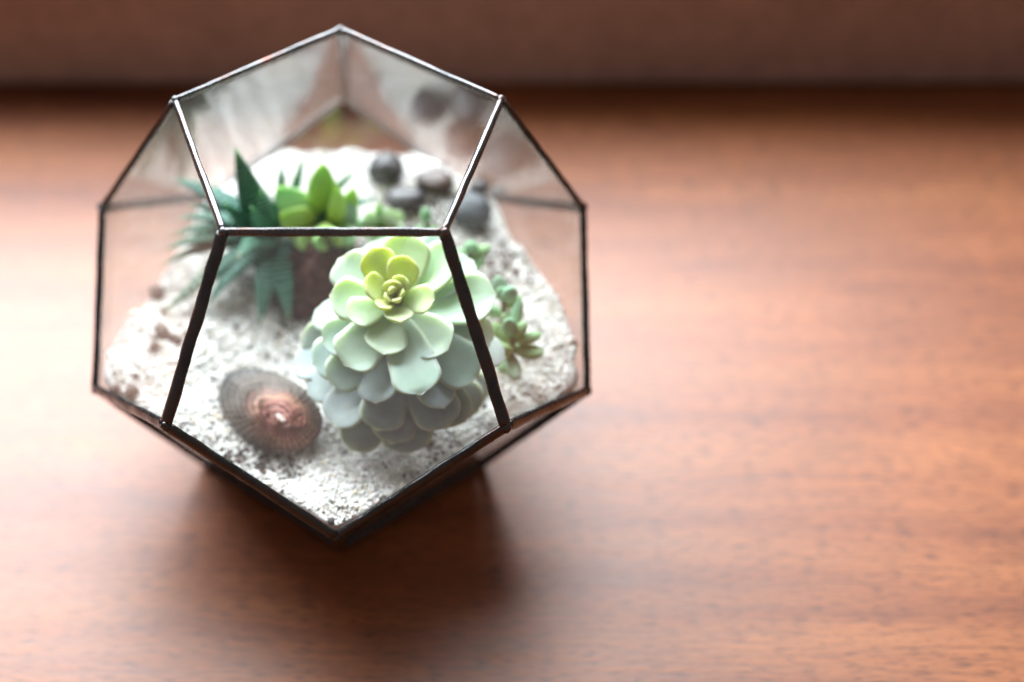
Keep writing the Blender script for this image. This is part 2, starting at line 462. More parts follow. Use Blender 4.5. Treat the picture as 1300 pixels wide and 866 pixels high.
def mat_shell():
    m = NT("ribbed_limpet_shell")
    uv = m.n("ShaderNodeUVMap", uv_map="leaf_uv")
    sp = m.n("ShaderNodeSeparateXYZ"); m.l(uv.outputs[0], sp.inputs[0])
    r, th = sp.outputs[0], sp.outputs[1]
    nz = m.noise(m.coords("Object"), 170, 4, 0.65)
    fn = m.noise(m.coords("Object"), 800, 3, 0.6)
    rust = m.math('MULTIPLY', r, m.math('SUBTRACT', 0.74, m.math('MULTIPLY', m.math('COSINE', m.math('MULTIPLY', m.math('SUBTRACT', th, 0.96), 2 * math.pi)), 0.30)))
    rr = m.math('ADD', m.mix(m.ramp(r, [(0.1, (0,) * 3), (0.3, (1,) * 3)]), r, rust), m.math('MULTIPLY', m.math('SUBTRACT', nz, 0.5), 0.34))
    c = m.ramp(rr, [(0.07, (0.82, 0.78, 0.74)), (0.11, (0.36, 0.12, 0.09)), (0.28, (0.40, 0.15, 0.11)), (0.36, (0.50, 0.26, 0.17)), (0.46, (0.27, 0.14, 0.11)), (0.58, (0.15, 0.105, 0.085)), (0.75, (0.19, 0.15, 0.125)), (0.95, (0.12, 0.11, 0.11))])
    rings = m.math('SINE', m.math('ADD', m.math('MULTIPLY', r, 62), m.math('MULTIPLY', nz, 6)))
    ribs = m.math('SINE', m.math('ADD', m.math('MULTIPLY', th, 2 * math.pi * 46), m.math('MULTIPLY', nz, 3)))
    c = m.mix(0.8, c, m.ramp(rings, [(0.2, (0.55, 0.52, 0.5)), (0.8, (1.2, 1.16, 1.1))]), 'MULTIPLY')
    c = m.mix(0.6, c, m.ramp(ribs, [(0.2, (0.6, 0.58, 0.56)), (0.8, (1.2, 1.18, 1.15))]), 'MULTIPLY')
    c = m.mix(0.4, c, m.ramp(fn, [(0.3, (0.55, 0.55, 0.55)), (0.65, (1.25, 1.25, 1.25))]), 'MULTIPLY')
    m.set(Base_Color=c, Roughness=0.48)
    m.bump(m.math('ADD', m.math('MULTIPLY', rings, 0.25), m.math('MULTIPLY', fn, 0.8)), 0.5, 0.0006)
    return m.mat

def mat_soil():
    m = NT("dark_potting_soil")
    v = m.coords("Object")
    a = m.noise(v, 240, 5, 0.7)
    m.set(Base_Color=m.ramp(a, [(0.3, (0.04, 0.017, 0.013)), (0.55, (0.12, 0.046, 0.036)), (0.75, (0.21, 0.09, 0.07))]), Roughness=0.85)
    m.bump(a, 0.7, 0.001)
    return m.mat

M_WOOD = mat_wood("polished_red_brown_wood")
M_RAIL = mat_stone("dark_brown_painted_wood", (0.29, 0.20, 0.175), (0.34, 0.24, 0.21), 0.5, 14)
M_METAL = mat_metal("patinated_lead_came", 0.75); M_RIM = mat_metal("window_lit_lead_rim", 1.35); M_SOLDER = mat_solder(); M_GLASS = mat_glass(); M_SAND = mat_sand()  # rim is the same metal, coloured lighter for its window reflection
M_ECH = mat_leaf("glaucous_rosette_leaf", (0.92, 0.98, 0.98), (0.70, 0.72, 0.48), 0.5, 0.5, 0.40, 0.5, (0.005, 0.0055, 0.002))
M_GREEN = mat_leaf("glossy_green_leaf", (0.38, 0.74, 0.62), (0.45, 0.66, 0.28), 0.55, 0.42, 0.12, 0.35)
M_SPRIG = mat_leaf("bean_leaf", (0.95, 0.98, 0.95), (0.5, 0.6, 0.3), 0.2, 0.5, 0.3, 0.2, (0.002, 0.004, 0.0015))
M_HAW = mat_haworthia(); M_SHELL = mat_shell(); M_SOIL = mat_soil()
M_STEM = mat_stone("woody_stem", (0.12, 0.09, 0.05), (0.25, 0.24, 0.12), 0.7, 300)
M_STONE_A = mat_stone("grey_brown_pebble", (0.040, 0.035, 0.036), (0.075, 0.064, 0.062), 0.42, 90)
M_STONE_B = mat_stone("blue_grey_pebble", (0.07, 0.08, 0.09), (0.13, 0.14, 0.15), 0.5, 90)
M_STONE_C = mat_stone("rust_brown_pebble", (0.035, 0.028, 0.027), (0.13, 0.075, 0.055), 0.45, 110)
M_CHIP = mat_stone("brown_gravel_chip", (0.04, 0.028, 0.022), (0.17, 0.11, 0.085), 0.7, 300)

# ------------------------------------------------------------------ setting: table and window rail
ROT = R(-2.4)
def slab(name, x0, x1, y0, y1, z0, z1, mat, bev=0.002):
    bm = bmesh.new()
    bmesh.ops.create_cube(bm, size=1)
    for v in bm.verts:
        v.co = Vector(((x0 + x1) / 2 + v.co.x * (x1 - x0), (y0 + y1) / 2 + v.co.y * (y1 - y0), (z0 + z1) / 2 + v.co.z * (z1 - z0)))
    bmesh.ops.bevel(bm, geom=bm.edges[:], offset=bev, segments=3, affect='EDGES', profile=0.5)
    me = bpy.data.meshes.new(name); bm.to_mesh(me); bm.free()
    me.materials.append(mat)
    o = link(bpy.data.objects.new(name, me))
    o.rotation_euler = (0, 0, ROT)
    o["kind"] = "structure"
    return o

YB = 0.262
table = slab("table_top", -0.9, 1.1, -0.75, YB + 0.06, -0.035, 0.0, M_WOOD)
tag(table, "polished reddish brown wooden table top under the terrarium", kind="structure")
rail = slab("window_rail", -0.9, 1.1, YB, YB + 0.05, 0.0015, 0.125, M_RAIL, 0.004)
tag(rail, "dark brown wooden rail along the back of the table", kind="structure")

# ------------------------------------------------------------------ terrarium
EDGE = 0.08; SZ = 1.012; TURN = -2.2254
RA = EDGE / (2 * math.sin(R(36))); RB = RA * (1 + 5 ** 0.5) / 2
LIFT = 0.0022
Z_L, Z_U, Z_T = 0.8507 * EDGE * SZ, 1.3764 * EDGE * SZ, 2.2270 * EDGE * SZ
def ring(r, z, a0):
    return [Vector((r * math.cos(R(a0 + 72 * k + TURN)), r * math.sin(R(a0 + 72 * k + TURN)), z)) for k in range(5)]
V_T = ring(RA, Z_T, -54); V_U = ring(RB, Z_U, -54)
V_L = ring(RB, Z_L, -90); V_B = ring(RA, LIFT, -90)
FACES = []                                   # (name, polygon)
for k in range(5):                           # upper ring: T[k-1],T[k] above L[k]
    FACES.append(("up", [V_T[k - 1], V_T[k], V_U[k], V_L[k], V_U[k - 1]]))
for k in range(5):                           # lower ring
    FACES.append(("low", [V_B[k], V_B[(k + 1) % 5], V_L[(k + 1) % 5], V_U[k], V_L[k]]))
FACES.append(("base", list(V_B)))
CEN = Vector((0, 0, Z_T / 2))
def plane_of(poly):
    n = (poly[1] - poly[0]).cross(poly[2] - poly[0]).normalized()
    c = sum(poly, Vector()) / len(poly)
    if n.dot(c - CEN) < 0: n = -n
    return n, c
PLANES = [plane_of(p) for _, p in FACES]

terr = empty("glass_terrarium", (0, 0, 0), "twelve-sided geometric glass terrarium with dark metal edges and open top", "terrarium")
for (kind, poly), (n, c) in zip(FACES, PLANES):
    inset = [c + (p - c) * 0.985 for p in poly]
    if (inset[1] - inset[0]).cross(inset[2] - inset[0]).dot(n) < 0: inset.reverse()
    out_v = [p - n * 0.0002 for p in inset]; in_v = [p - n * 0.0020 for p in inset]
    k = len(poly)
    fs = [list(range(k)), list(range(2 * k - 1, k - 1, -1))] + [[i, k + i, k + (i + 1) % k, (i + 1) % k] for i in range(k)]
    mesh_obj("glass_pane", out_v + in_v, fs, M_GLASS, terr, smooth=False)

def came(name, a, b, mat, n_out, wide, deep, seed, in_dir=None):
    """a soldered strip from a to b: flattened, slightly lumpy section; n_out points away from the middle"""
    ax = (b - a); ln = ax.length; ax.normalize()
    n_out = (n_out - ax * n_out.dot(ax)).normalized()
    side = ax.cross(n_out)
    NS, NC = 26, 12
    vs, fs = [], []
    for i in range(NS + 1):
        t = i / NS
        p = a + (b - a) * t
        for j in range(NC):
            th = 2 * math.pi * j / NC
            cx, cy = math.cos(th), math.sin(th)
            sx = math.copysign(abs(cx) ** 0.8, cx); sy = math.copysign(abs(cy) ** 0.8, cy)
            lump = 1 + 0.20 * noise.noise(Vector((t * ln * 130 + seed * 9.7, cx * 0.8, cy * 0.8 + seed)))
            vs.append(p + side * (sx * wide * lump) + n_out * (sy * deep * lump))
    for i in range(NS):
        for j in range(NC):
            k2 = (j + 1) % NC
            fs.append([i * NC + j, i * NC + k2, (i + 1) * NC + k2, (i + 1) * NC + j])
    fs.append(list(range(NC))[::-1]); fs.append([NS * NC + j for j in range(NC)])
    return mesh_obj(name, vs, fs, mat, terr)

sd = 0
def mid_out(a, b): return (a + b) / 2 - CEN
for k in range(5):
    k1 = (k + 1) % 5
    # rim of the opening: strip folded over the top edge of the pane below it
    a, b = V_T[k - 1], V_T[k]
    n_up = PLANES[k][0]
    sd += 1; came("rim_strip", a, b, M_RIM, n_up, 0.0017, 0.0012, sd)
    sd += 1; came("edge_strip", V_T[k], V_U[k], M_METAL, mid_out(V_T[k], V_U[k]), 0.0026, 0.0014, sd)
    sd += 1; came("edge_strip", V_U[k], V_L[k], M_METAL, mid_out(V_U[k], V_L[k]), 0.0024, 0.0016, sd)
    sd += 1; came("edge_strip", V_U[k], V_L[k1], M_METAL, mid_out(V_U[k], V_L[k1]), 0.0024, 0.0016, sd)
    sd += 1; came("edge_strip", V_L[k], V_B[k], M_METAL, mid_out(V_L[k], V_B[k]), 0.0025, 0.0015, sd)
    sd += 1; came("base_strip", V_B[k], V_B[k1], M_METAL, mid_out(V_B[k], V_B[k1]), 0.0020, 0.0013, sd)

def blob(name, c, rads, mat, parent, seed, amp=0.15, sub=3, rot=None, freq=1.2):
    bm = bmesh.new()
    bmesh.ops.create_icosphere(bm, subdivisions=sub, radius=1)
    rot = rot or Matrix.Identity(3)
    vs = []
    for v in bm.verts:
        d = v.co.normalized()
        k = 1 + amp * noise.noise(d * freq + Vector((seed * 3.1, seed * 1.7, seed))) + amp * 0.35 * noise.noise(d * freq * 3.3 + Vector((seed, 5, 2)))
        vs.append(Vector(c) + rot @ Vector((d.x * rads[0] * k, d.y * rads[1] * k, d.z * rads[2] * k)))
    fs = [[v.index for v in f.verts] for f in bm.faces]
    bm.free()
    return mesh_obj(name, vs, fs, mat, parent, origin=c if parent is None else None)

for ringv, rr_ in ((V_T, 0.0019), (V_U, 0.0023), (V_L, 0.0021), (V_B, 0.0018)):
    for p in ringv:
        sd += 1
        blob("solder_joint", p * 1.0, (rr_, rr_, rr_), M_RIM if ringv is V_T else M_METAL, terr, sd, 0.35, 2)

# ------------------------------------------------------------------ white gravel bed (uncountable grains)
def sm(t):
    t = np.clip(t, 0, 1); return t * t * (3 - 2 * t)
def height(x, y):
    return (.066 + .024 * sm((y + .03) / .12) * (1 - .65 * sm((np.abs(x - .012) - .035) / .045)) + .013 * sm((x - .02) / .07) * sm((y + .10) / .08) * (1 - sm((y - .005) / .06))
            + .010 * sm((-x - .03) / .06) * (1 - sm((y + .01) / .05)) + .004 * sm((-.07 - y) / .03)
            + .0013 * np.sin(x * 140 + 1.3 * np.sin(y * 90)) * np.cos(y * 120 + x * 60) + .0007 * np.sin(x * 420 + y * 310))
PN = np.array([p[0][:] for p in PLANES]); PD = np.array([p[0].dot(p[1]) for p in PLANES]) - 0.0027
def inside(P, margin=0.0):
    return np.all(P @ PN.T <= PD - margin, axis=1)
def hull_r(th, z):
    """largest radius inside the inset glass at angle th, height z"""
    d = np.array([math.cos(th), math.sin(th), 0.0]); p0 = np.array([0, 0, z])
    a = PN @ d; b = PD - PN @ p0
    ok = a > 1e-6
    return max(0.0005, float(np.min(b[ok] / a[ok])))

def build_sand():
    NTH, NS, ND = 120, 40, 14
    V, F, COL = [], [], []
    top_b = []
    for i in range(NTH):
        th = 2 * math.pi * i / NTH
        r = 0.09
        for _ in range(40):
            z = float(height(np.array(r * math.cos(th)), np.array(r * math.sin(th))))
            r = 0.5 * r + 0.5 * hull_r(th, z)
        top_b.append((r, z))
    V.append((0, 0, float(height(np.array(0.), np.array(0.))) - .0006))
    for s in range(1, NS + 1):
        for i in range(NTH):
            th = 2 * math.pi * i / NTH; r = top_b[i][0] * s / NS
            x, y = r * math.cos(th), r * math.sin(th)
            V.append((x, y, float(height(np.array(x), np.array(y))) - .0002))
    idx = lambda s, i: 1 + (s - 1) * NTH + i % NTH
    for i in range(NTH): F.append((0, idx(1, i), idx(1, i + 1)))
    for s in range(1, NS):
        for i in range(NTH):
            F.append((idx(s, i), idx(s + 1, i), idx(s + 1, i + 1))); F.append((idx(s, i), idx(s + 1, i + 1), idx(s, i + 1)))
    base = len(V); zb = LIFT + 0.0045
    for dlev in range(1, ND + 1):
        for i in range(NTH):
            th = 2 * math.pi * i / NTH
            z = top_b[i][1] - .0006 + (zb - top_b[i][1]) * dlev / ND
            r = hull_r(th, z)
            V.append((r * math.cos(th), r * math.sin(th), z))
    jd = lambda d, i: (idx(NS, i) if d == 0 else base + (d - 1) * NTH + i % NTH)
    for d in range(ND):
        for i in range(NTH):
            F.append((jd(d, i), jd(d + 1, i), jd(d + 1, i + 1))); F.append((jd(d, i), jd(d + 1, i + 1), jd(d, i + 1)))
    V.append((0, 0, zb)); cb = len(V) - 1
    for i in range(NTH): F.append((cb, jd(ND, i + 1), jd(ND, i)))
    V = np.array(V); F = np.array(F, dtype=np.int32)
    colb = np.tile(np.array([[0.86, 0.83, 0.80]]), (len(V), 1))
    # grains
    bm = bmesh.new(); bmesh.ops.create_icosphere(bm, subdivisions=1, radius=1)
    gv = np.array([v.co[:] for v in bm.verts]); gf = np.array([[v.index for v in f.verts] for f in bm.faces], dtype=np.int32); bm.free()
    N0 = 84000
    xy = rng.uniform(-.125, .125, (N0, 2))
    z = height(xy[:, 0], xy[:, 1])
    P = np.column_stack([xy, z])
    P = P[inside(P, 0.0006)]
    # more, finer grains where the picture is close
    n = len(P)
    size = rng.lognormal(math.log(.00056), .34, n).clip(.0003, .0015)
    P[:, 2] += rng.uniform(-.00035, .00035, n) + size * 0.15
    sc3 = size[:, None] * rng.uniform(.78, 1.2, (n, 3))
    q = rng.normal(size=(n, 4)); q /= np.linalg.norm(q, axis=1)[:, None]
    w, x, y, zz = q.T
    RM = np.stack([np.stack([1 - 2 * (y * y + zz * zz), 2 * (x * y - zz * w), 2 * (x * zz + y * w)], 1),
                   np.stack([2 * (x * y + zz * w), 1 - 2 * (x * x + zz * zz), 2 * (y * zz - x * w)], 1),
                   np.stack([2 * (x * zz - y * w), 2 * (y * zz + x * w), 1 - 2 * (x * x + y * y)], 1)], 1)
    jit = 1 + rng.uniform(-.13, .13, (n, len(gv), 1))
    G = np.einsum('nij,nkj->nki', RM, gv[None] * jit * sc3[:, None, :]) + P[:, None, :]
    GF = (gf[None] + (np.arange(n) * len(gv))[:, None, None]).reshape(-1, 3) + len(V)
    # grain colours: white marble, a few cream, some dark soil crumbs gathered in patches, those right of the rosette painting shade
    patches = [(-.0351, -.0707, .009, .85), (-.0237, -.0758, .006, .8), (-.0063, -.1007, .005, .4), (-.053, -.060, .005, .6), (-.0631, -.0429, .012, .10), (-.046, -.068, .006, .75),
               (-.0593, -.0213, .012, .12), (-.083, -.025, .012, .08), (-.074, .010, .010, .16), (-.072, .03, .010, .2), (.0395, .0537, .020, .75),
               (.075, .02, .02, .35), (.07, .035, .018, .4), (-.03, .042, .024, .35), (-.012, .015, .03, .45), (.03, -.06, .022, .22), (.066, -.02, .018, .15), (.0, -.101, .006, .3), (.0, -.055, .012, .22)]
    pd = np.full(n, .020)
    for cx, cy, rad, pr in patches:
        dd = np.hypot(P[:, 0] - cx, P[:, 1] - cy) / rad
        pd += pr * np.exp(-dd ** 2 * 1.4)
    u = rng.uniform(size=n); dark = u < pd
    col = np.array([0.90, 0.87, 0.835]) * rng.uniform(.84, 1.05, (n, 1)) * (1 + rng.normal(0, .02, (n, 3)))
    cream = rng.uniform(size=n) < .10; col[cream] *= np.array([1, .9, .76])
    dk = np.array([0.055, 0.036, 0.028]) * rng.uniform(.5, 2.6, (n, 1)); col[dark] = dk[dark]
    col = col.clip(0.01, .9)
    VV = np.vstack([V, G.reshape(-1, 3)]); FF = np.vstack([F, GF])
    CC = np.vstack([colb, np.repeat(col, len(gv), axis=0)])
    me = bpy.data.meshes.new("white_sand")
    me.vertices.add(len(VV)); me.vertices.foreach_set("co", VV.astype(np.float32).ravel())
    me.loops.add(len(FF) * 3); me.loops.foreach_set("vertex_index", FF.ravel().astype(np.int32))
    me.polygons.add(len(FF)); me.polygons.foreach_set("loop_start", np.arange(0, len(FF) * 3, 3, dtype=np.int32))
    me.polygons.foreach_set("loop_total", np.full(len(FF), 3, dtype=np.int32))
    at = me.attributes.new("grain", 'FLOAT_COLOR', 'POINT')
    at.data.foreach_set("color", np.column_stack([CC, np.ones(len(CC))]).astype(np.float32).ravel())
    me.update(calc_edges=True); me.validate()
    me.materials.append(M_SAND)
    o = link(bpy.data.objects.new("white_sand", me))
    tag(o, "coarse white sand with dark specks filling the lower half of the terrarium", "sand", kind="stuff")
build_sand()
def hz(x, y): return float(height(np.array(float(x)), np.array(float(y))))

# ------------------------------------------------------------------ leaves
def leaf(name, parent, p0, p1, p2, up, width, thick, mat, profile, color, cup=0.15, nu=16, nv=8, mucro=0.0, belly=0.6, ripple=0.0, seed=0):
    """closed fleshy leaf along a quadratic curve p0-p1-p2; `up` is the upper-face side"""
    p0, p1, p2, up = Vector(p0), Vector(p1), Vector(p2), Vector(up)
    org = parent.location
    vs, uv, fs = [], [], []
    rows = []
    for i in range(nu + 1):
        t = i / nu
        t = 1 - (1 - t) ** 1.7 if t > 0 else 0
        c = p0 * (1 - t) ** 2 + p1 * (2 * t * (1 - t)) + p2 * t * t
        tan = ((p1 - p0) * (1 - t) + (p2 - p1) * t).normalized()
        side = tan.cross(up).normalized(); nrm = side.cross(tan)
        hw = width * 0.5 * profile(t); th = thick * (0.55 + 0.6 * math.sin(math.pi * min(1, t * 0.85 + .1))) * min(1, hw / (width * .5) * 1.25)
        if mucro and t > 0.999: c = c + tan * mucro
        hw *= 1 + ripple * noise.noise(Vector((t * 3, seed, 0.3)))
        row = []
        for j in range(nv + 1):           # upper face left -> right
            v = -1 + 2 * j / nv
            e = math.sqrt(max(0, 1 - v * v))
            z = cup * hw * v * v + 0.30 * th * e + ripple * width * 0.12 * noise.noise(Vector((t * 4, v * 1.5, seed + 4)))
            vs.append(c + side * (hw * v) + nrm * z - org); uv.append((t, max(abs(v), (t - .93) / .07 if profile is not lance else 0))); row.append(len(vs) - 1)
        for j in range(nv - 1, 0, -1):    # lower face right -> left
            v = -1 + 2 * j / nv
            e = math.sqrt(max(0, 1 - v * v))
            z = cup * hw * v * v - belly * th * e
            vs.append(c + side * (hw * v) + nrm * z - org); uv.append((t, abs(v))); row.append(len(vs) - 1)
        rows.append(row)
    m = 2 * nv
    for i in range(nu):
        for j in range(m):
            k = (j + 1) % m
            fs.append([rows[i][j], rows[i + 1][j], rows[i + 1][k], rows[i][k]])
    fs.append(rows[0]); fs.append(rows[-1][::-1])
    me = bpy.data.meshes.new(name)
    me.from_pydata([tuple(v) for v in vs], [], fs)
    lay = me.uv_layers.new(name="leaf_uv")
    idx = np.empty(len(me.loops), dtype=np.int32); me.loops.foreach_get("vertex_index", idx)
    lay.data.foreach_set("uv", np.asarray(uv, dtype=np.float32)[idx].ravel())
    me.polygons.foreach_set("use_smooth", [True] * len(me.polygons))
    me.materials.append(mat); me.update()
    o = bpy.data.objects.new(name, me)
    o.color = (*color, 1)
    link(o, parent)
    return o

def spoon(t):      # obovate, broad rounded end
    w = 0.32 + 0.68 * math.sin(min(1, t / 0.74) * math.pi / 2) ** 1.6
    if t > 0.74:
        k = (t - 0.74) / 0.26
        w = math.sqrt(max(0, 1 - k ** 2.5)) + 0.015
    return max(w, 0.02)
def blunt(t):      # older leaves: longer parallel sides, squared-off round end
    w = 0.36 + 0.64 * math.sin(min(1, t / 0.66) * math.pi / 2) ** 1.5
    if t > 0.78:
        k = (t - 0.78) / 0.22
        w = math.sqrt(max(0, 1 - k ** 3.0)) + 0.015
    return max(w, 0.02)
def oval(t):
    w = 0.30 + 0.70 * math.sin(min(1, t / 0.55) * math.pi / 2)
    if t > 0.55: w = math.sqrt(max(0, 1 - ((t - .55) / .45) ** 1.9)) + 0.01
    return max(w, 0.03)
def ovate(t):     # broad with a drawn-out point
    w = 0.36 + 0.64 * math.sin(min(1, t / 0.5) * math.pi / 2)
    if t > 0.5:
        k = (t - .5) / .5
        w = (1 - k ** 2.0) ** 0.8 + .012
    return max(w, .015)
def lance(t):
    return max(0.015, (0.80 + 0.20 * math.sin(min(1, t / 0.3) * math.pi / 2)) * (1 - t ** 1.75))

def lerp3(a, b, t): return tuple(a[i] + (b[i] - a[i]) * t for i in range(3))
def grad(stops, t):
    for (p0, c0), (p1, c1) in zip(stops, stops[1:]):
        if t <= p1: return lerp3(c0, c1, (t - p0) / (p1 - p0))
    return stops[-1][1]
def stem_mesh(name, parent, pts, r0, r1, mat, nseg=8):
    org = parent.location
    vs, fs = [], []
    for i, p in enumerate(pts):
        p = Vector(p); t = i / (len(pts) - 1)
        tan = (Vector(pts[min(i + 1, len(pts) - 1)]) - Vector(pts[max(i - 1, 0)])).normalized()
        a = tan.orthogonal().normalized(); b = tan.cross(a)
        for j in range(nseg):
            th = 2 * math.pi * j / nseg; r = r0 + (r1 - r0) * t
            vs.append(p + (a * math.cos(th) + b * math.sin(th)) * r - org)
    for i in range(len(pts) - 1):
        for j in range(nseg):
            k = (j + 1) % nseg
            fs.append([i * nseg + j, i * nseg + k, (i + 1) * nseg + k, (i + 1) * nseg + j])
    fs.append(list(range(nseg))); fs.append([(len(pts) - 1) * nseg + j for j in range(nseg)])
    return mesh_obj(name, vs, fs, mat, parent)

# ------------------------------------------------------------------ rosette (echeveria)
AX = Vector(ECHEVERIA_AXIS); HEAD = Vector(ECHEVERIA_HEAD)
ech = empty("echeveria", (0.026, -0.041, hz(.026, -.041) - .003), "large pale green rosette succulent with lime heart and grey lower leaves", "succulent")
ECH_COL = [(0.0, (0.62, 0.66, 0.18)), (0.13, (0.62, 0.70, 0.12)), (0.30, (0.58, 0.76, 0.40)), (0.45, (0.56, 0.75, 0.52)), (0.62, (0.46, 0.61, 0.53)), (0.8, (0.33, 0.37, 0.375)), (1.0, (0.30, 0.265, 0.265))]  # greys of the lower leaves are part leaf colour, part painted shade
for i, (bx_, by_, bz_, tx, ty, tz, w, age) in enumerate(ECHEVERIA_LEAVES):
    B, T = Vector((bx_, by_, bz_)), Vector((tx, ty, tz))
    L = (T - B).length
    d = (T - B).normalized()
    upv = (AX - d * AX.dot(d))
    if upv.length < 0.1: upv = Vector((0, 0, 1)) - d * d.z
    upv.normalize()
    roll = random.uniform(-.22, .22) if age < .6 else random.uniform(-.5, .5)
    upv = (Quaternion(d, roll) @ upv)
    sag = L * (0.10 if age < .3 else 0.16)
    mid = B + d * L * 0.52 - upv * sag if age < .5 else B + d * L * 0.5 + upv * L * random.uniform(-.02, .10)
    leaf("leaf", ech, B, mid, T, upv, w * random.uniform(.97, 1.06) * (1.04 if age > .7 else 1.0), min(.0042, .0016 + w * .13), M_ECH, blunt if age > .5 else spoon,
         tuple(c * random.uniform(.94, 1.06) for c in grad(ECH_COL, age)), cup=0.26 if age < .7 else 0.12, mucro=0.0004 + w * .016, ripple=0.10, seed=i * 1.7, nu=26, nv=10)
stem_mesh("stem", ech, ECHEVERIA_STEM, .0035, .0055, M_STEM)

# ------------------------------------------------------------------ haworthia
hb = Vector(HAWORTHIA_BASE)
haw = empty("haworthia", (hb.x, hb.y, hz(hb.x, hb.y)), "dark green spiky succulent with white-banded pointed leaves at the left", "succulent")
crown = hb + Vector((0, 0, .006))
for i, (tx, ty, tz, w) in enumerate(HAWORTHIA_LEAVES):
    T = Vector((tx, ty, max(tz, hz(tx, ty) + .0015)))
    out = Vector((tx - crown.x, ty - crown.y, 0)); dist = out.length; od = out.normalized()
    B = crown + od * .004 + Vector((0, 0, random.uniform(-.002, .002)))
    rise = T.z - B.z
    mid = B + od * dist * .42 + Vector((0, 0, rise * .5 + .010 if rise < .02 else rise * .46 - 0.002))
    d = (T - B).normalized()
    up = Vector((0, 0, 1)) if rise < .022 else Vector((.25, -.8, .5))
    leaf("leaf", haw, B, mid, T, up, w * (1.4 if rise < .022 else 1.2), w * .42, M_HAW, lance, tuple(c * random.uniform(.85, 1.2) for c in ((0.018, 0.080, 0.052) if rise < .022 else (0.035, 0.135, 0.075))), cup=0.05, belly=0.9, nu=18, nv=8, seed=i)  # upright leaves coloured lighter to make up for their backlit faces
blob("stem", (0, 0, .004), (.008, .008, .007), M_HAW, haw, 3.3, 0.15, 2)

# ------------------------------------------------------------------ soil mound under the green plant
md = Vector(MOUND)
def build_mound():
    vs, fs = [], []
    NTH, NR = 40, 16
    C0 = Vector((-.0085, .026, 0)); rx, ry, hh = .024, .023, .017
    vs.append(Vector((C0.x, C0.y, hz(C0.x, C0.y) + hh)))
    for s in range(1, NR + 1):
        q = s / NR
        for i in range(NTH):
            th = 2 * math.pi * i / NTH
            x = C0.x + rx * q * math.cos(th); y = C0.y + ry * q * math.sin(th)
            z = hz(C0.x, C0.y) * (1 - q) + hz(x, y) * q + hh * (1 - q ** 2.4) - .003 * q
            k = noise.noise(Vector((x * 190, y * 190, 3))) * .0026 + noise.noise(Vector((x * 520, y * 520, 7))) * .0013
            vs.append(Vector((x, y, z + k)))
    for i in range(NTH): fs.append([0, 1 + i, 1 + (i + 1) % NTH])
    for s in range(NR - 1):
        for i in range(NTH):
            a = 1 + s * NTH + i; b = 1 + s * NTH + (i + 1) % NTH
            fs.append([a, a + NTH, b + NTH, b])
    # crumbs
    for k in range(420):
        th = random.uniform(0, 6.283); q = math.sqrt(random.random()) * 1.08
        x = C0.x + rx * q * math.cos(th); y = C0.y + ry * q * math.sin(th)
        z = hz(x, y) + hh * max(0, 1 - min(1, q) ** 2.4) * .96
        r = random.uniform(.0006, .0017); b0 = len(vs)
        ico = [(0, 0, 1), (.9, 0, .3), (.2, .9, .2), (-.8, .5, .3), (-.7, -.6, .2), (.3, -.9, .3), (0, 0, -1)]
        for p in ico:
            vs.append(Vector((x, y, z)) + Vector(p) * r * random.uniform(.7, 1.3))
        for a, b in ((1, 2), (2, 3), (3, 4), (4, 5), (5, 1)):
            fs.append([b0, b0 + a, b0 + b]); fs.append([b0 + 6, b0 + b, b0 + a])
    o = mesh_obj("soil_mound", vs, fs, M_SOIL, origin=(C0.x, C0.y, hz(C0.x, C0.y)))
    tag(o, "dark reddish brown mound of soil between the spiky plant and the rosette", "soil", kind="stuff")
build_mound()

# ------------------------------------------------------------------ small plants
def rosette(name, label, base, tips, mat, cols, arch=0.006, prof=oval, thick=.0030):
    b = Vector(base)
    root = empty(name, b, label, "succulent")
    for i, row in enumerate(tips):
        T = Vector(row[:3]); w, c = row[3], row[4]
        out = Vector((T.x - b.x, T.y - b.y, 0)); od = out.normalized() if out.length > .001 else Vector((0, -1, 0))
        B = b + od * .002 + Vector((0, 0, .004))
        mid = B.lerp(T, .5) + od * .003 - Vector((0, 0, .002)) + Vector((0, 0, arch * .3))
        up = Vector((0, -.75, .65))
        leaf("leaf", root, B, mid, T, up, w * 1.05, thick, mat, prof, tuple(k * random.uniform(.9, 1.1) for k in grad(cols, c)), cup=0.22, mucro=.0006, seed=i * 2.3, ripple=.05)
    blob("stem", (0, 0, 0), (.003, .003, .006), M_STEM, root, 8.1, 0.15, 2)
    return root
rosette("green_succulent", "bright green succulent with upright fleshy leaves beside the spiky plant", GREEN_BASE, GREEN_LEAVES, M_GREEN,
        [(0, (0.38, 0.52, 0.10)), (.3, (0.40, 0.56, 0.16)), (.7, (0.44, 0.62, 0.42)), (1, (0.56, 0.70, 0.56))], prof=ovate, thick=.0036)
rosette("pale_succulent", "small pale mint green succulent in front of the dark pebbles", PALE_BASE, PALE_LEAVES, M_GREEN,
        [(0, (0.3, 0.46, 0.16)), (.5, (0.52, 0.66, 0.36)), (1, (0.72, 0.78, 0.62))], prof=ovate)

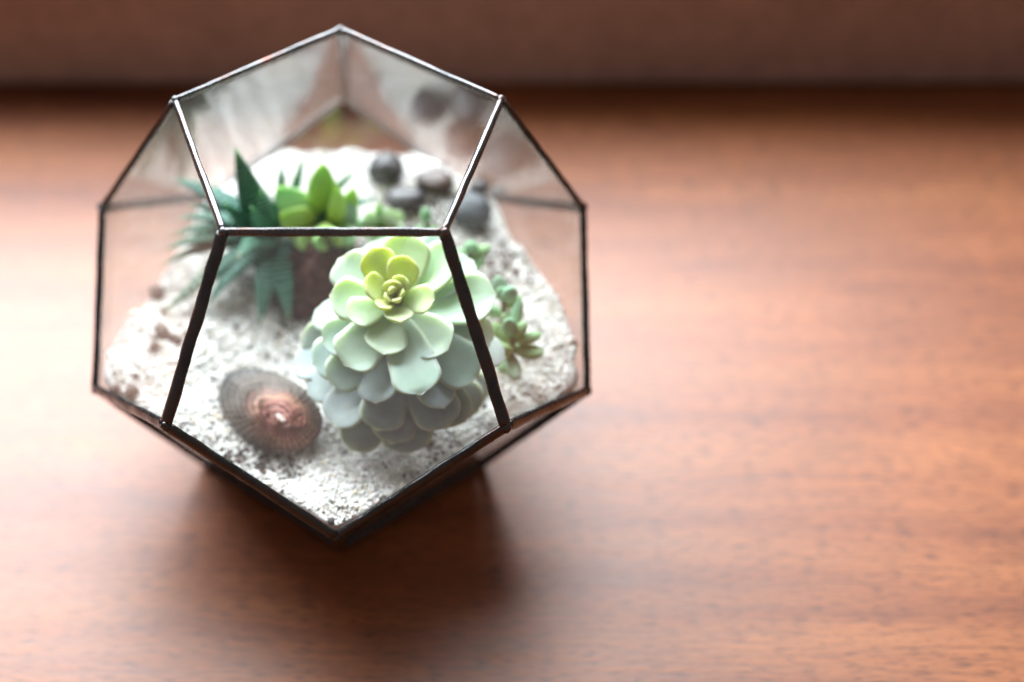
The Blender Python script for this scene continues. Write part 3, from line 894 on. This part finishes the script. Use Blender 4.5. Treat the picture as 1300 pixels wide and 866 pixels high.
SPRIG_COL = [(0, (0.22, 0.46, 0.30)), (.4, (0.27, 0.48, 0.22)), (1, (0.44, 0.55, 0.20))]
def sprig(name, label, data, thick=.0042):
    b, top, lv = data
    b = Vector(b); top = Vector(top)
    root = empty(name, b, label, "succulent", "small jointed succulent sprigs")
    bend = b.lerp(top, .5) + Vector((.002, -.001, 0))
    pts = [(b - Vector((0, 0, .003))).lerp(bend, t).lerp(bend.lerp(top, t), t) for t in (0, .25, .5, .75, 1)]
    stem_mesh("stem", root, pts, .0019, .0013, M_STEM)
    for i, (x, y, z, t, w, c) in enumerate(lv):
        T = Vector((x, y, z)); B = b.lerp(top, t)
        d = (T - B)
        if d.length > .019: B = T - d.normalized() * .019
        mid = B.lerp(T, .5) + Vector((0, 0, -.0012))
        up = Vector((0, -.3, 1)) if abs(d.normalized().z) < .9 else Vector((0, -1, .2))
        leaf("leaf", root, B, mid, T, up, w * .86, thick * w / .007, M_SPRIG, oval, tuple(k * random.uniform(.88, 1.12) for k in grad(SPRIG_COL, c)), cup=0.02, belly=.7, nu=14, nv=8, seed=i)
    return root
sprig("succulent_sprig", "leafy green sprig with bean-shaped leaves at the right foot of the rosette", SPRIG_RIGHT)
sprig("succulent_sprig", "upright blue-green sprig behind the right side of the rosette", SPRIG_BACK)
sprig("succulent_sprig", "blurred green sprig below the blue-grey pebble", SPRIG_MIDDLE)
sprig("succulent_sprig", "tiny single green shoot between the pale succulent and the blue-grey pebble", SPRIG_SMALL)

# ------------------------------------------------------------------ pebbles, shell, gravel chips
STONE_INFO = [("round dark grey pebble, the rearmost and tallest of the heap", M_STONE_A), ("dark pebble with a rusty face, right of the round one", M_STONE_C),
              ("flat dark grey pebble at the front left of the heap", M_STONE_A), ("large blue-grey pebble at the right end of the heap", M_STONE_B),
              ("small brown stone right of the blue-grey pebble", M_STONE_C), ("small grey stone behind the blue-grey pebble", M_STONE_A)]
for i, ((x, y, z, a, b, c), (lab, mt)) in enumerate(zip(STONES, STONE_INFO)):
    rot = Matrix.Rotation(random.uniform(-.5, .5), 3, 'Z') @ Matrix.Rotation(random.uniform(-.2, .2), 3, 'X')
    o = blob("pebble", (x, y, z), (a, b, c), mt, None, i * 2.7 + 1, 0.16, 4, rot, 1.0)
    tag(o, lab, "pebble", "dark pebbles at the back of the sand")
CHIP_LAB = ["brown chip by the left pane beside the tip of the spiky leaf", "largest brown gravel chip left of the dark front left edge", "brown chip touching the largest chip on its right", "small brown chip just below left of the largest chip",
            "round brown chip above the lower left edge of the glass", "brown chip tucked in the far left corner of the sand", "upper brown chip in the far left corner of the sand", "tiny dark chip above the lower left edge",
            "small chip lying under the lower left spiky leaf", "tiny chip between the two brown chips on the left", "grey brown chip standing in for the shadow patch right of the rosette", "right chip standing in for the shadow patch behind the rosette",
            "front chip standing in for the shadow patch behind the rosette", "outermost chip standing in for the shadow patch near the right pane", "rear chip standing in for the shadow patch behind the rosette", "left chip standing in for the shadow patch behind the rosette",
            "dark speck-like chip alone on the white sand at right", "outer dark chip on the sand next to the right pane", "small dark chip near the front right edge of the glass", "tan chip standing in for the right of the shadow patch"]  # chips grouped behind the rosette stand in for shade on the sand
for i, ((x, y, z, a), lab) in enumerate(zip(GRAVEL, CHIP_LAB)):
    rot = Matrix.Rotation(random.uniform(-3, 3), 3, 'Z') @ Matrix.Rotation(random.uniform(-.4, .4), 3, 'X')
    o = blob("gravel_chip", (x, y, z), (a * 1.1, a * random.uniform(.75, 1), a * .8), M_CHIP, None, i * 1.9 + 40, 0.42, 3, rot, 1.7)
    tag(o, lab, "gravel", "brown gravel chips on the sand")

def build_shell():
    e0, e1, e2, e3 = [Vector(p) for p in SHELL_ENDS]
    cen = (e0 + e1) / 2
    ux = (e1 - e0).normalized()
    nrm = Vector((0.10, -0.33, 0.94)).normalized()
    nrm = (nrm - ux * nrm.dot(ux)).normalized()
    uy = nrm.cross(ux)
    a = (e1 - e0).length / 2 * 0.92; b = 0.0165
    cen = cen + Vector((0, 0, .0010))
    ap = Vector((a * 0.56, -b * 0.30, .0125))        # apex in shell frame
    NT_, NR_ = 138, 34
    vs, uv, fs = [cen + ux * ap.x + uy * ap.y + nrm * ap.z], [(0, 0)], []
    for s in range(1, NR_ + 1):
        q = s / NR_
        for i in range(NT_):
            th = 2 * math.pi * i / NT_
            ex, ey = a * math.cos(th), b * math.sin(th) * (1 + .12 * math.cos(th))
            wob = 1 + .012 * math.sin(th * 3 + 1) + .006 * math.sin(th * 11) + .004 * math.sin(th * 46)
            x = ap.x + (ex * wob - ap.x) * q; y = ap.y + (ey * wob - ap.y) * q
            z = ap.z * (1 - q ** 1.75)
            rib = (0.0008 * math.sin(th * 46 + 2.5 * noise.noise(Vector((x * 90, y * 90, 9)))) * min(1, q * 2)) + 0.0004 * math.sin(q * 52 + 2 * math.sin(th * 2)) * q + .0013 * noise.noise(Vector((x * 150, y * 150, 2))) + .0007 * noise.noise(Vector((x * 520, y * 520, 5)))
            vs.append(cen + ux * x + uy * y + nrm * (z + rib)); uv.append((q, i / NT_))
    for i in range(NT_): fs.append([0, 1 + i, 1 + (i + 1) % NT_])
    for s in range(NR_ - 1):
        for i in range(NT_):
            p = 1 + s * NT_ + i; r = 1 + s * NT_ + (i + 1) % NT_
            fs.append([p, p + NT_, r + NT_, r])
    # inner face, so the shell has thickness
    n0 = len(vs); last = 1 + (NR_ - 1) * NT_
    for i in range(NT_):
        vs.append(vs[last + i] * .97 + cen * .03 - nrm * .0012); uv.append((1, i / NT_))
    vs.append(cen + ux * ap.x + uy * ap.y + nrm * (ap.z - .0022)); uv.append((1, 0))
    for i in range(NT_):
        k = (i + 1) % NT_
        fs.append([last + i, n0 + i, n0 + k, last + k]); fs.append([n0 + i, len(vs) - 1, n0 + k])
    o = mesh_obj("limpet_shell", vs, fs, M_SHELL, origin=cen, uv=uv)
    tag(o, "ribbed brown and rust seashell with a white worn tip, lying on the sand", "seashell")
build_shell()
